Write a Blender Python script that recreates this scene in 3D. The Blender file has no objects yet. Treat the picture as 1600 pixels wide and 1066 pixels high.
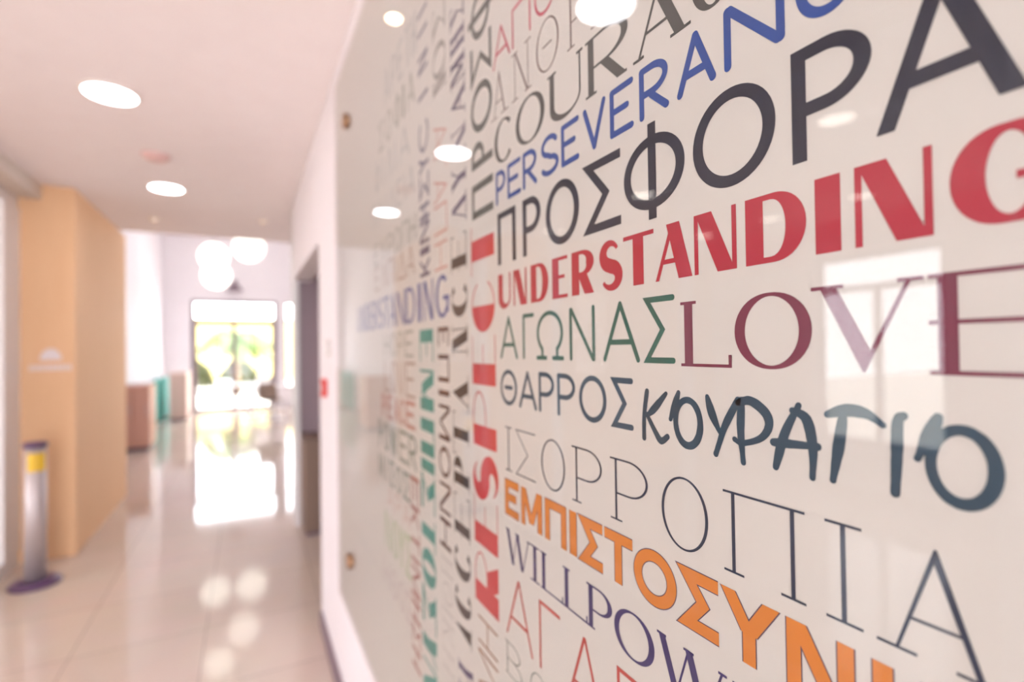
import bpy, bmesh, math, random
from mathutils import Vector, Matrix

# ------------------------------------------------------------------ camera, world, sun, exposure
scn = bpy.context.scene
C = scn.collection
EYE = 1.5
YAW, PITCH, ROLL = math.radians(27.37), math.radians(0.73), math.radians(0.8)
cam_d = bpy.data.cameras.new('camera')
cam = bpy.data.objects.new('camera', cam_d)
C.objects.link(cam)
cam_d.sensor_width = 36.0
cam_d.lens = 18.0
cam_d.clip_start = 0.02
cam_d.clip_end = 200
fwd = Vector((math.sin(YAW) * math.cos(PITCH), math.cos(YAW) * math.cos(PITCH), math.sin(PITCH)))
rgt = Vector((math.cos(YAW), -math.sin(YAW), 0))
upv = rgt.cross(fwd)
rot = Matrix((rgt, upv, -fwd)).transposed()
rot = rot @ Matrix.Rotation(-ROLL, 3, 'Z')
cam.matrix_world = Matrix.Translation((0, 0, EYE)) @ rot.to_4x4()
cam_d.dof.use_dof = True
cam_d.dof.focus_distance = 0.385
cam_d.dof.aperture_fstop = 2.7
cam_d.dof.aperture_blades = 0
scn.camera = cam

scn.view_settings.view_transform = 'Standard'
scn.view_settings.look = 'None'
scn.view_settings.gamma = 1.0
scn.view_settings.use_curve_mapping = False
scn.view_settings.exposure = 0.4

world = bpy.data.worlds.new('world')
scn.world = world
world.use_nodes = True
wn = world.node_tree.nodes
wn['Background'].inputs['Color'].default_value = (0.90, 0.95, 1.0, 1)
wn['Background'].inputs['Strength'].default_value = 10.0

sun_d = bpy.data.lights.new('sun', 'SUN')
sun_d.energy = 1.5
sun_d.angle = math.radians(1.0)
sun_d.color = (1.0, 0.95, 0.86)
sun = bpy.data.objects.new('sun', sun_d)
C.objects.link(sun)
sun.rotation_euler = Vector((-0.25, -0.62, -0.85)).to_track_quat('-Z', 'Y').to_euler()


def portal(name, loc, direction, sx, sz):
    """light portal in a window opening: guides the sampling of the sky, gives no light of its own"""
    d = bpy.data.lights.new(name, 'AREA')
    d.shape = 'RECTANGLE'
    d.size, d.size_y = sx, sz
    d.cycles.is_portal = True
    o = bpy.data.objects.new(name, d)
    C.objects.link(o)
    o.location = loc
    o.rotation_euler = Vector(direction).to_track_quat('-Z', 'Z').to_euler()
    return o


# ------------------------------------------------------------------ materials
def lin(c):
    return tuple((v / 255 / 12.92) if v / 255 <= 0.04045 else ((v / 255 + 0.055) / 1.055) ** 2.4 for v in c)


MATS = {}


def mat(name, rgb, rough=0.6, metal=0.0, spec=0.5, noise=0.03, scale=8.0, coat=0.0):
    """principled material whose colour carries a faint procedural mottling"""
    if name in MATS:
        return MATS[name]
    m = bpy.data.materials.new(name)
    m.use_nodes = True
    nt = m.node_tree
    b = nt.nodes['Principled BSDF']
    b.inputs['Roughness'].default_value = rough
    b.inputs['Metallic'].default_value = metal
    b.inputs['Specular IOR Level'].default_value = spec
    b.inputs['Coat Weight'].default_value = coat
    tc = nt.nodes.new('ShaderNodeTexCoord')
    nz = nt.nodes.new('ShaderNodeTexNoise')
    nz.inputs['Scale'].default_value = scale
    nz.inputs['Detail'].default_value = 3
    nt.links.new(tc.outputs['Object'], nz.inputs['Vector'])
    mx = nt.nodes.new('ShaderNodeMix')
    mx.data_type = 'RGBA'
    c = lin(rgb)
    mx.inputs['A'].default_value = tuple(max(0, v * (1 - noise)) for v in c) + (1,)
    mx.inputs['B'].default_value = tuple(min(1, v * (1 + noise)) for v in c) + (1,)
    nt.links.new(nz.outputs['Fac'], mx.inputs['Factor'])
    nt.links.new(mx.outputs['Result'], b.inputs['Base Color'])
    MATS[name] = m
    return m


def emit(name, rgb, strength):
    if name in MATS:
        return MATS[name]
    m = bpy.data.materials.new(name)
    m.use_nodes = True
    nt = m.node_tree
    nt.nodes.remove(nt.nodes['Principled BSDF'])
    e = nt.nodes.new('ShaderNodeEmission')
    e.inputs['Color'].default_value = lin(rgb) + (1,)
    e.inputs['Strength'].default_value = strength
    nt.links.new(e.outputs[0], nt.nodes['Material Output'].inputs['Surface'])
    MATS[name] = m
    return m


def glass_mat(name, tint=(1, 1, 1), rough=0.0):
    """thin clear pane: Fresnel mirror on the outer faces, straight-through otherwise"""
    if name in MATS:
        return MATS[name]
    m = bpy.data.materials.new(name)
    m.use_nodes = True
    nt = m.node_tree
    nt.nodes.remove(nt.nodes['Principled BSDF'])
    geo = nt.nodes.new('ShaderNodeNewGeometry')
    fr = nt.nodes.new('ShaderNodeFresnel')
    fr.inputs['IOR'].default_value = 1.5
    inv = nt.nodes.new('ShaderNodeMath')
    inv.operation = 'SUBTRACT'
    inv.inputs[0].default_value = 1.0
    nt.links.new(geo.outputs['Backfacing'], inv.inputs[1])
    mul = nt.nodes.new('ShaderNodeMath')
    mul.operation = 'MULTIPLY'
    nt.links.new(fr.outputs[0], mul.inputs[0])
    nt.links.new(inv.outputs[0], mul.inputs[1])
    tr = nt.nodes.new('ShaderNodeBsdfTransparent')
    tr.inputs['Color'].default_value = tuple(tint) + (1,)
    gl = nt.nodes.new('ShaderNodeBsdfGlossy')
    gl.inputs['Roughness'].default_value = rough
    mix = nt.nodes.new('ShaderNodeMixShader')
    nt.links.new(mul.outputs[0], mix.inputs[0])
    nt.links.new(tr.outputs[0], mix.inputs[1])
    nt.links.new(gl.outputs[0], mix.inputs[2])
    nt.links.new(mix.outputs[0], nt.nodes['Material Output'].inputs['Surface'])
    MATS[name] = m
    return m


def tile_mat():
    m = bpy.data.materials.new('polished_tile')
    m.use_nodes = True
    nt = m.node_tree
    b = nt.nodes['Principled BSDF']
    b.inputs['Roughness'].default_value = 0.07
    b.inputs['Specular IOR Level'].default_value = 0.62
    tc = nt.nodes.new('ShaderNodeTexCoord')
    mp = nt.nodes.new('ShaderNodeMapping')
    mp.inputs['Location'].default_value = (0.205, 0.25, 0)
    nt.links.new(tc.outputs['Object'], mp.inputs['Vector'])
    br = nt.nodes.new('ShaderNodeTexBrick')
    br.offset = 0.0
    br.squash = 1.0
    br.inputs['Scale'].default_value = 1.0
    br.inputs['Mortar Size'].default_value = 0.0022
    br.inputs['Mortar Smooth'].default_value = 0.1
    br.inputs['Brick Width'].default_value = 0.585
    br.inputs['Row Height'].default_value = 0.585
    br.inputs['Color1'].default_value = lin((228, 210, 196)) + (1,)
    br.inputs['Color2'].default_value = lin((223, 204, 190)) + (1,)
    br.inputs['Mortar'].default_value = lin((166, 148, 138)) + (1,)
    nt.links.new(mp.outputs[0], br.inputs['Vector'])
    nz = nt.nodes.new('ShaderNodeTexNoise')
    nz.inputs['Scale'].default_value = 2.2
    nz.inputs['Detail'].default_value = 6
    nz.inputs['Distortion'].default_value = 1.2
    nt.links.new(tc.outputs['Object'], nz.inputs['Vector'])
    mx = nt.nodes.new('ShaderNodeMix')
    mx.data_type = 'RGBA'
    mx.blend_type = 'MULTIPLY'
    mx.inputs['Factor'].default_value = 0.12
    nt.links.new(br.outputs['Color'], mx.inputs['A'])
    nt.links.new(nz.outputs['Color'], mx.inputs['B'])
    nt.links.new(mx.outputs['Result'], b.inputs['Base Color'])
    return m


def wood_mat(name, c1, c2, rough=0.6):
    m = bpy.data.materials.new(name)
    m.use_nodes = True
    nt = m.node_tree
    b = nt.nodes['Principled BSDF']
    b.inputs['Roughness'].default_value = rough
    b.inputs['Specular IOR Level'].default_value = 0.2
    tc = nt.nodes.new('ShaderNodeTexCoord')
    mp = nt.nodes.new('ShaderNodeMapping')
    mp.inputs['Scale'].default_value = (9, 9, 0.6)
    nt.links.new(tc.outputs['Object'], mp.inputs['Vector'])
    nz = nt.nodes.new('ShaderNodeTexNoise')
    nz.inputs['Scale'].default_value = 3.0
    nz.inputs['Detail'].default_value = 5
    nz.inputs['Distortion'].default_value = 0.6
    nt.links.new(mp.outputs[0], nz.inputs['Vector'])
    mx = nt.nodes.new('ShaderNodeMix')
    mx.data_type = 'RGBA'
    mx.inputs['A'].default_value = lin(c1) + (1,)
    mx.inputs['B'].default_value = lin(c2) + (1,)
    nt.links.new(nz.outputs['Fac'], mx.inputs['Factor'])
    nt.links.new(mx.outputs['Result'], b.inputs['Base Color'])
    return m


WALL = mat('wall_paint', (245, 238, 242), 0.7)
CEIL = mat('ceiling_paint', (254, 242, 241), 0.8)
TILE = tile_mat()
WOOD = wood_mat('oak_veneer', (248, 206, 164), (242, 194, 150))
DARK = mat('plum_brown_cladding', (172, 150, 158), 0.45)
FRAME = mat('purple_grey_frame', (126, 104, 116), 0.4)
WHITE = mat('white_lacquer', (238, 232, 232), 0.35)
PAPER = mat('cream_print_stock', (213, 205, 197), 0.6, noise=0.01)
GLASS = glass_mat('clear_glass')
STEEL = mat('brushed_steel', (205, 194, 194), 0.5, metal=0.6)
BRASS = mat('aged_brass', (150, 112, 84), 0.35, metal=0.6)


# ------------------------------------------------------------------ mesh helpers
def obj(name, bm, m, parent=None, smooth=False):
    me = bpy.data.meshes.new(name)
    bmesh.ops.recalc_face_normals(bm, faces=bm.faces[:])
    bm.to_mesh(me)
    bm.free()
    for mm in (m if isinstance(m, (list, tuple)) else [m]):
        me.materials.append(mm)
    if smooth:
        for p in me.polygons:
            p.use_smooth = True
    o = bpy.data.objects.new(name, me)
    C.objects.link(o)
    if parent:
        o.parent = parent
    return o


def thing(name, label, cat, loc=(0, 0, 0), rotz=0.0, group=None):
    o = bpy.data.objects.new(name, None)
    C.objects.link(o)
    o.empty_display_size = 0.1
    o.location = loc
    o.rotation_euler = (0, 0, rotz)
    o['label'] = label
    o['category'] = cat
    if group:
        o['group'] = group
    return o


def tag(o, label, cat, group=None):
    o['label'] = label
    o['category'] = cat
    if group:
        o['group'] = group
    return o


def struct(o, label=None):
    o['kind'] = 'structure'
    if label:
        o['label'] = label
    return o


def box(bm, x0, x1, y0, y1, z0, z1, bevel=0.0):
    r = bmesh.ops.create_cube(bm, size=1.0)
    vs = r['verts']
    for v in vs:
        v.co.x = x0 + (v.co.x + 0.5) * (x1 - x0)
        v.co.y = y0 + (v.co.y + 0.5) * (y1 - y0)
        v.co.z = z0 + (v.co.z + 0.5) * (z1 - z0)
    if bevel > 0:
        es = list({e for v in vs for e in v.link_edges})
        bmesh.ops.bevel(bm, geom=es, offset=bevel, segments=2, profile=0.5, affect='EDGES')


def boxes(*args):
    bm = bmesh.new()
    for a in args:
        box(bm, *a)
    return bm


def lathe(bm, prof, n=32, cx=0, cy=0, cz=0, axis='Z'):
    """surface of revolution of (r, z) points"""
    rings = []
    for r, z in prof:
        ring = []
        for i in range(n):
            a = 2 * math.pi * i / n
            p = (r * math.cos(a), r * math.sin(a), z)
            if axis == 'X':
                p = (z, p[0], p[1])
            ring.append(bm.verts.new((p[0] + cx, p[1] + cy, p[2] + cz)))
        rings.append(ring)
    for a, b in zip(rings, rings[1:]):
        for i in range(n):
            bm.faces.new((a[i], a[(i + 1) % n], b[(i + 1) % n], b[i]))
    bm.faces.new(rings[0][::-1])
    bm.faces.new(rings[-1])


def tube(bm, p0, p1, r0, r1=None, n=10):
    r1 = r0 if r1 is None else r1
    p0, p1 = Vector(p0), Vector(p1)
    d = (p1 - p0).normalized()
    u = d.orthogonal().normalized()
    w = d.cross(u)
    a = [bm.verts.new(p0 + (u * math.cos(2 * math.pi * i / n) + w * math.sin(2 * math.pi * i / n)) * r0) for i in range(n)]
    b = [bm.verts.new(p1 + (u * math.cos(2 * math.pi * i / n) + w * math.sin(2 * math.pi * i / n)) * r1) for i in range(n)]
    for i in range(n):
        bm.faces.new((a[i], a[(i + 1) % n], b[(i + 1) % n], b[i]))
    bm.faces.new(a[::-1])
    bm.faces.new(b)


def copy_tree(o, parent=None):
    c = o.copy()
    C.objects.link(c)
    if parent:
        c.parent = parent
    for ch in list(o.children):
        copy_tree(ch, c)
    return c


# ------------------------------------------------------------------ the setting
HC = 2.74            # low ceiling
XW = 0.355           # face of the wall that carries the word panel
HALL = 5.0
struct(obj('floor', boxes((-5.2, 3.6, -3.2, 15.0, -0.12, 0)), TILE))
struct(obj('ceiling', boxes((-5.2, 3.6, -3.2, 6.4, HC, HC + 0.3)), CEIL))
struct(obj('ceiling_hall', boxes((-5.2, 3.6, 6.4, 15.0, HALL, HALL + 0.2)), WALL))
struct(obj('wall_above_ceiling', boxes((-5.2, 3.6, 6.28, 6.4, HC + 0.3, HALL)), WALL))
bm = boxes((XW, 0.5, -3.2, 3.0, 0, HC), (XW, 0.5, 3.0, 4.78, 2.1, HC))
struct(obj('wall_right', bm, WALL))
struct(obj('baseboard_right', boxes((XW - 0.014, XW, -3.0, 2.98, 0, 0.08)), FRAME))
struct(obj('wall_recess', boxes((0.40, 3.4, 4.78, 4.95, 0, HC)), DARK))
struct(obj('trim_1', boxes((0.355, 0.40, 4.74, 4.98, 0, HC)), WHITE))
struct(obj('wall_recess_side', boxes((3.4, 3.6, -3.2, 9.0, 0, HALL), (3.4, 3.6, 9.0, 10.4, 0, 0.5), (3.4, 3.6, 9.0, 10.4, 2.8, HALL), (3.4, 3.6, 10.4, 15.0, 0, HALL)), WALL))
w = struct(obj('window_6', boxes((3.46, 3.54, 9.0, 10.4, 0.5, 0.56), (3.46, 3.54, 9.0, 10.4, 2.74, 2.8), (3.46, 3.54, 9.0, 9.06, 0.56, 2.74), (3.46, 3.54, 10.34, 10.4, 0.56, 2.74)), FRAME))  # out-of-view window, added to bring more daylight into the hall
for a, b in ((9.06, 10.34),):
    obj('pane', boxes((3.497, 3.503, a, b, 0.56, 2.74)), GLASS, w)
portal('portal', (3.57, 9.7, 1.65), (-1, 0, 0), 1.4, 2.3)
NA, NB = -1.35, 0.25
struct(obj('wall_near', boxes((-5.2, NA, -3.2, -3.0, 0, HC), (NB, 3.4, -3.2, -3.0, 0, HC), (NA, NB, -3.2, -3.0, 2.45, HC)), WALL))
d2 = struct(obj('added_glazed_door', boxes((NA, NA + 0.06, -3.14, -3.06, 0, 2.45), (NB - 0.06, NB, -3.14, -3.06, 0, 2.45), (NA + 0.06, NB - 0.06, -3.14, -3.06, 2.39, 2.45),  # glazed door added behind the camera to light ceiling and wood front
            (-0.58, -0.52, -3.14, -3.06, 0.08, 2.39), (NA + 0.06, NB - 0.06, -3.14, -3.06, 0, 0.08)), FRAME))
for a, b in ((NA + 0.06, -0.58), (-0.52, NB - 0.06)):
    obj('pane', boxes((a, b, -3.103, -3.097, 0.08, 2.39)), GLASS, d2)
portal('portal', ((NA + NB) / 2, -3.18, 1.22), (0, 1, 0), NB - NA, 2.45)
struct(obj('wall_left', boxes((-5.0, -1.14, 4.9, 6.7, 0, HC)), WOOD))
struct(obj('wall_left_upper', boxes((-5.0, -1.3, 6.4, 6.7, HC, HALL)), WALL))
struct(obj('wall_hall_left', boxes((-2.0, -1.8, 6.7, 14.8, 0, HALL)), WALL))
struct(obj('trim_2', boxes((-1.62, -1.33, -3.0, 4.9, 2.63, HC)), mat('soffit_paint', (224, 210, 198), 0.7)))

# glazed partition on the left, its wide end post shows at the frame's edge
gp = boxes((-1.52, -1.46, -3.0, 4.9, 0, 0.10), (-1.52, -1.46, -3.0, 4.9, 2.55, 2.63), (-1.53, -1.45, 4.62, 4.9, 0.10, 2.55))
for y in (-1.9, -0.6, 0.7, 2.0, 3.3):
    box(gp, -1.52, -1.46, y - 0.025, y + 0.025, 0.10, 2.55)
fr_ = struct(obj('window_1', gp, WHITE))
for a, b in ((-3.0, -1.925), (-1.875, -0.625), (-0.575, 0.675), (0.725, 1.975), (2.025, 3.275), (3.325, 4.62)):
    obj('pane', boxes((-1.495, -1.485, a, b, 0.10, 2.55)), GLASS, fr_)

# window wall of the room behind the partition
WX = -5.0
wins = [(0.5, 1.7), (2.3, 3.5)]
segs = []
y = -3.2
for a, b in wins:
    segs.append((WX - 0.2, WX, y, a, 0, HC))
    segs.append((WX - 0.2, WX, a, b, 0, 0.45))
    segs.append((WX - 0.2, WX, a, b, 2.42, HC))
    y = b
segs.append((WX - 0.2, WX, y, 6.7, 0, HC))
struct(obj('wall_window_side', boxes(*segs), WALL))
for k, (a, b) in enumerate(wins):
    f = boxes((WX - 0.12, WX - 0.06, a, a + 0.05, 0.45, 2.42), (WX - 0.12, WX - 0.06, b - 0.05, b, 0.45, 2.42),
              (WX - 0.12, WX - 0.06, a + 0.05, b - 0.05, 0.45, 0.5), (WX - 0.12, WX - 0.06, a + 0.05, b - 0.05, 2.37, 2.42),
              (WX - 0.12, WX - 0.06, a + 0.05, b - 0.05, 2.04, 2.10), (WX - 0.12, WX - 0.06, (a + b) / 2 - 0.025, (a + b) / 2 + 0.025, 0.5, 2.04))
    w = struct(obj('window_%d' % (k + 2), f, FRAME))
    obj('pane', boxes((WX - 0.095, WX - 0.089, a + 0.05, b - 0.05, 0.5, 2.37)), GLASS, w)
    portal('portal', (WX - 0.15, (a + b) / 2, 1.44), (1, 0, 0), b - a, 1.97)

# end wall of the hall with the glazed entrance and a slim side window
EY = 14.8
DX0, DX1, DZ = -1.22, 0.70, 2.79
NX0, NX1, NZ0, NZ1 = 0.90, 1.09, 0.53, 2.76
struct(obj('wall_back', boxes((-2.0, DX0, EY, EY + 0.2, 0, HALL), (DX0, DX1, EY, EY + 0.2, DZ, HALL), (DX1, NX0, EY, EY + 0.2, 0, HALL),
       (NX0, NX1, EY, EY + 0.2, 0, NZ0), (NX0, NX1, EY, EY + 0.2, NZ1, HALL), (NX1, 3.4, EY, EY + 0.2, 0, HALL)), WALL))
t0 = 2.27
f = boxes((DX0, DX0 + 0.07, EY + 0.05, EY + 0.13, 0, DZ), (DX1 - 0.07, DX1, EY + 0.05, EY + 0.13, 0, DZ), (DX0 + 0.07, DX1 - 0.07, EY + 0.05, EY + 0.13, DZ - 0.07, DZ),
          (DX0 + 0.07, DX1 - 0.07, EY + 0.05, EY + 0.13, t0 - 0.05, t0 + 0.03))
d1 = struct(obj('door_1', f, FRAME))
xm = -0.29
for a, b in ((DX0 + 0.07, xm), (xm, DX1 - 0.07)):
    lf = obj('door_leaf', boxes((a, a + 0.05, EY + 0.065, EY + 0.115, 0.01, t0 - 0.05), (b - 0.05, b, EY + 0.065, EY + 0.115, 0.01, t0 - 0.05),
             (a + 0.05, b - 0.05, EY + 0.065, EY + 0.115, 0.01, 0.09), (a + 0.05, b - 0.05, EY + 0.065, EY + 0.115, t0 - 0.11, t0 - 0.05),
             (a + 0.05, b - 0.05, EY + 0.065, EY + 0.115, 0.47, 0.53)), FRAME, d1)
    obj('pane', boxes((a + 0.05, b - 0.05, EY + 0.087, EY + 0.093, 0.09, t0 - 0.11)), GLASS, lf)
obj('transom_pane', boxes((DX0 + 0.07, DX1 - 0.07, EY + 0.087, EY + 0.093, t0 + 0.03, DZ - 0.07)), GLASS, d1)
hd = bmesh.new()
tube(hd, (xm - 0.08, EY + 0.02, 0.9), (xm - 0.08, EY + 0.02, 1.3), 0.012)
tube(hd, (xm - 0.08, EY + 0.02, 0.95), (xm - 0.08, EY + 0.07, 0.95), 0.008)
tube(hd, (xm - 0.08, EY + 0.02, 1.25), (xm - 0.08, EY + 0.07, 1.25), 0.008)
obj('door_handle', hd, STEEL, d1)
portal('portal', ((DX0 + DX1) / 2, EY + 0.16, DZ / 2), (0, -1, 0), DX1 - DX0, DZ)
w = struct(obj('window_5', boxes((NX0, NX0 + 0.025, EY + 0.05, EY + 0.12, NZ0, NZ1), (NX1 - 0.025, NX1, EY + 0.05, EY + 0.12, NZ0, NZ1),
           (NX0 + 0.025, NX1 - 0.025, EY + 0.05, EY + 0.12, NZ0, NZ0 + 0.03), (NX0 + 0.025, NX1 - 0.025, EY + 0.05, EY + 0.12, NZ1 - 0.03, NZ1),
           (NX0 + 0.025, NX1 - 0.025, EY + 0.05, EY + 0.12, 2.27, 2.31)), FRAME))
obj('pane', boxes((NX0 + 0.025, NX1 - 0.025, EY + 0.08, EY + 0.086, NZ0 + 0.03, NZ1 - 0.03)), GLASS, w)
portal('portal', ((NX0 + NX1) / 2, EY + 0.16, (NZ0 + NZ1) / 2), (0, -1, 0), NX1 - NX0, NZ1 - NZ0)

# ------------------------------------------------------------------ ceiling lamps
LAMP = emit('lamp_diffuser', (250, 250, 255), 20.0)
ROOM_LAMP = emit('room_lamp_diffuser', (255, 246, 236), 10.0)
RING = mat('lamp_ring', (245, 235, 228), 0.4)


def downlight(label, x, y, r=0.105, group='round flush ceiling lights', glow=None):
    t = thing('ceiling_light', label, 'ceiling light', (x, y, HC), 0, group)
    bm = bmesh.new()
    n = 40
    prof = [(r, 0.0), (r + 0.014, 0.0), (r + 0.014, -0.008), (r, -0.012)]
    rings = [[bm.verts.new((q * math.cos(2 * math.pi * i / n), q * math.sin(2 * math.pi * i / n), z)) for i in range(n)] for q, z in prof]
    for a, b in zip(rings, rings[1:] + rings[:1]):
        for i in range(n):
            bm.faces.new((a[i], a[(i + 1) % n], b[(i + 1) % n], b[i]))
    obj('trim_ring', bm, RING, t)
    bm = bmesh.new()
    lathe(bm, [(r - 0.001, -0.0095), (r - 0.001, 0.0)], 40)
    obj('diffuser', bm, glow or LAMP, t)
    return t


downlight('nearest of the two round ceiling lights visible directly overhead in the corridor', -0.57, 3.02)
downlight('farther of the two round ceiling lights visible in the corridor, above the wood wall end', -0.53, 4.59)
downlight('round ceiling light mirrored as the largest bright oval at the panel top', -0.57, 1.47)
for yy in (-0.08, -1.6):
    downlight('round flush ceiling light of the corridor behind the viewpoint', -0.57, yy, group='corridor ceiling lights behind the viewpoint')
for x, yy in ((-2.3, 0.1), (-2.3, 1.66), (-2.3, 3.2), (-2.3, 4.6), (-4.0, 2.45), (-4.0, 3.29), (-4.0, 4.12)):
    downlight('round ceiling light behind the glass partition, seen only mirrored in the word panel', x, yy, 0.09, group='ceiling lights of the glazed room', glow=ROOM_LAMP)


def spot(label, x, y, glow):
    t = thing('recessed_spot', label, 'spotlight', (x, y, HC), 0, 'small recessed ceiling spots')
    bm = bmesh.new()
    lathe(bm, [(0.052, 0.0), (0.052, -0.004), (0.036, -0.010), (0.030, -0.010), (0.030, 0.0)], 28)
    obj('bezel', bm, RING, t)
    bm = bmesh.new()
    lathe(bm, [(0.028, -0.0135), (0.028, -0.0102)], 24)
    obj('lens', bm, emit('spot_lens_%d' % glow, (255, 222, 190), glow), t)
    return t


spot('small recessed spot close to the word panel, mirrored in its upper left', 0.10, 1.87, 20)
spot('small recessed spot near the ceiling edge, on the opening side', 0.14, 5.40, 1)
spot('small recessed spot near the ceiling edge, beside the wood wall', -0.76, 5.72, 1)
bm = bmesh.new()
lathe(bm, [(0.05, -0.03), (0.075, -0.012), (0.08, 0.0)], 32)
o = obj('smoke_detector', bm, mat('detector_plastic', (236, 196, 190), 0.5), smooth=False)
o.location = (-0.50, 3.87, HC)
tag(o, 'pinkish round smoke detector on the ceiling between two corridor lights', 'smoke detector')


# ------------------------------------------------------------------ the printed word panel behind glass
XP = 0.305
STY = {  # thick, thin, serif overhang, rounded ends
    'sans': (.135, .12, 0, 0), 'sansm': (.15, .11, 0, 0), 'sanst': (.10, .08, 0, 0), 'sansb': (.20, .15, 0, 0),
    'rsans': (.088, .088, 0, 1), 'rsansb': (.115, .115, 0, 1), 'brit': (.30, .085, 0, 0), 'serif': (.165, .045, .075, 0),
    'hair': (.05, .028, .12, 0), 'bold': (.215, .20, 0, 0), 'comic': (.135, .135, 0, 1), 'thin': (.052, .05, 0, 0),
    'rthin': (.075, .075, 0, 1), 'cond': (.17, .10, 0, 0), 'broad': (.38, .026, 0, 0), 'egypt': (.30, .07, 0, 0),
    'didone': (.26, .03, .10, 0), 'brush': (.13, .12, 0, 2),
}
INK = {
    'slate': (44, 50, 68), 'red': (196, 52, 72), 'green': (10, 108, 98), 'maroon': (134, 58, 80), 'petrol': (28, 86, 108),
    'navy': (26, 78, 96), 'ink': (46, 62, 84), 'ink2': (110, 120, 112), 'orange': (236, 142, 62), 'purple': (74, 64, 116),
    'coral': (206, 84, 78), 'blue': (44, 86, 162), 'charcoal': (92, 90, 86), 'taupe': (140, 118, 112), 'rose': (214, 82, 104),
    'violet': (92, 104, 166), 'sage': (150, 150, 134), 'tan': (182, 146, 130), 'brick': (198, 126, 112), 'moss': (126, 142, 130),
    'aqua': (70, 186, 184), 'peach': (222, 180, 168), 'lime': (170, 196, 140), 'pinkish': (212, 190, 190), 'mist': (186, 186, 184),
    'mist2': (196, 186, 182), 'red2': (217, 66, 74), 'graphite': (96, 98, 92), 'plum': (96, 82, 112), 'salmon': (220, 138, 122),
    'stone': (160, 152, 144), 'dusk': (104, 96, 124), 'teal': (30, 156, 146), 'umber': (98, 66, 66), 'ebony': (72, 64, 66),
    'brick2': (172, 92, 84), 'bronze': (170, 114, 78),
}
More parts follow.
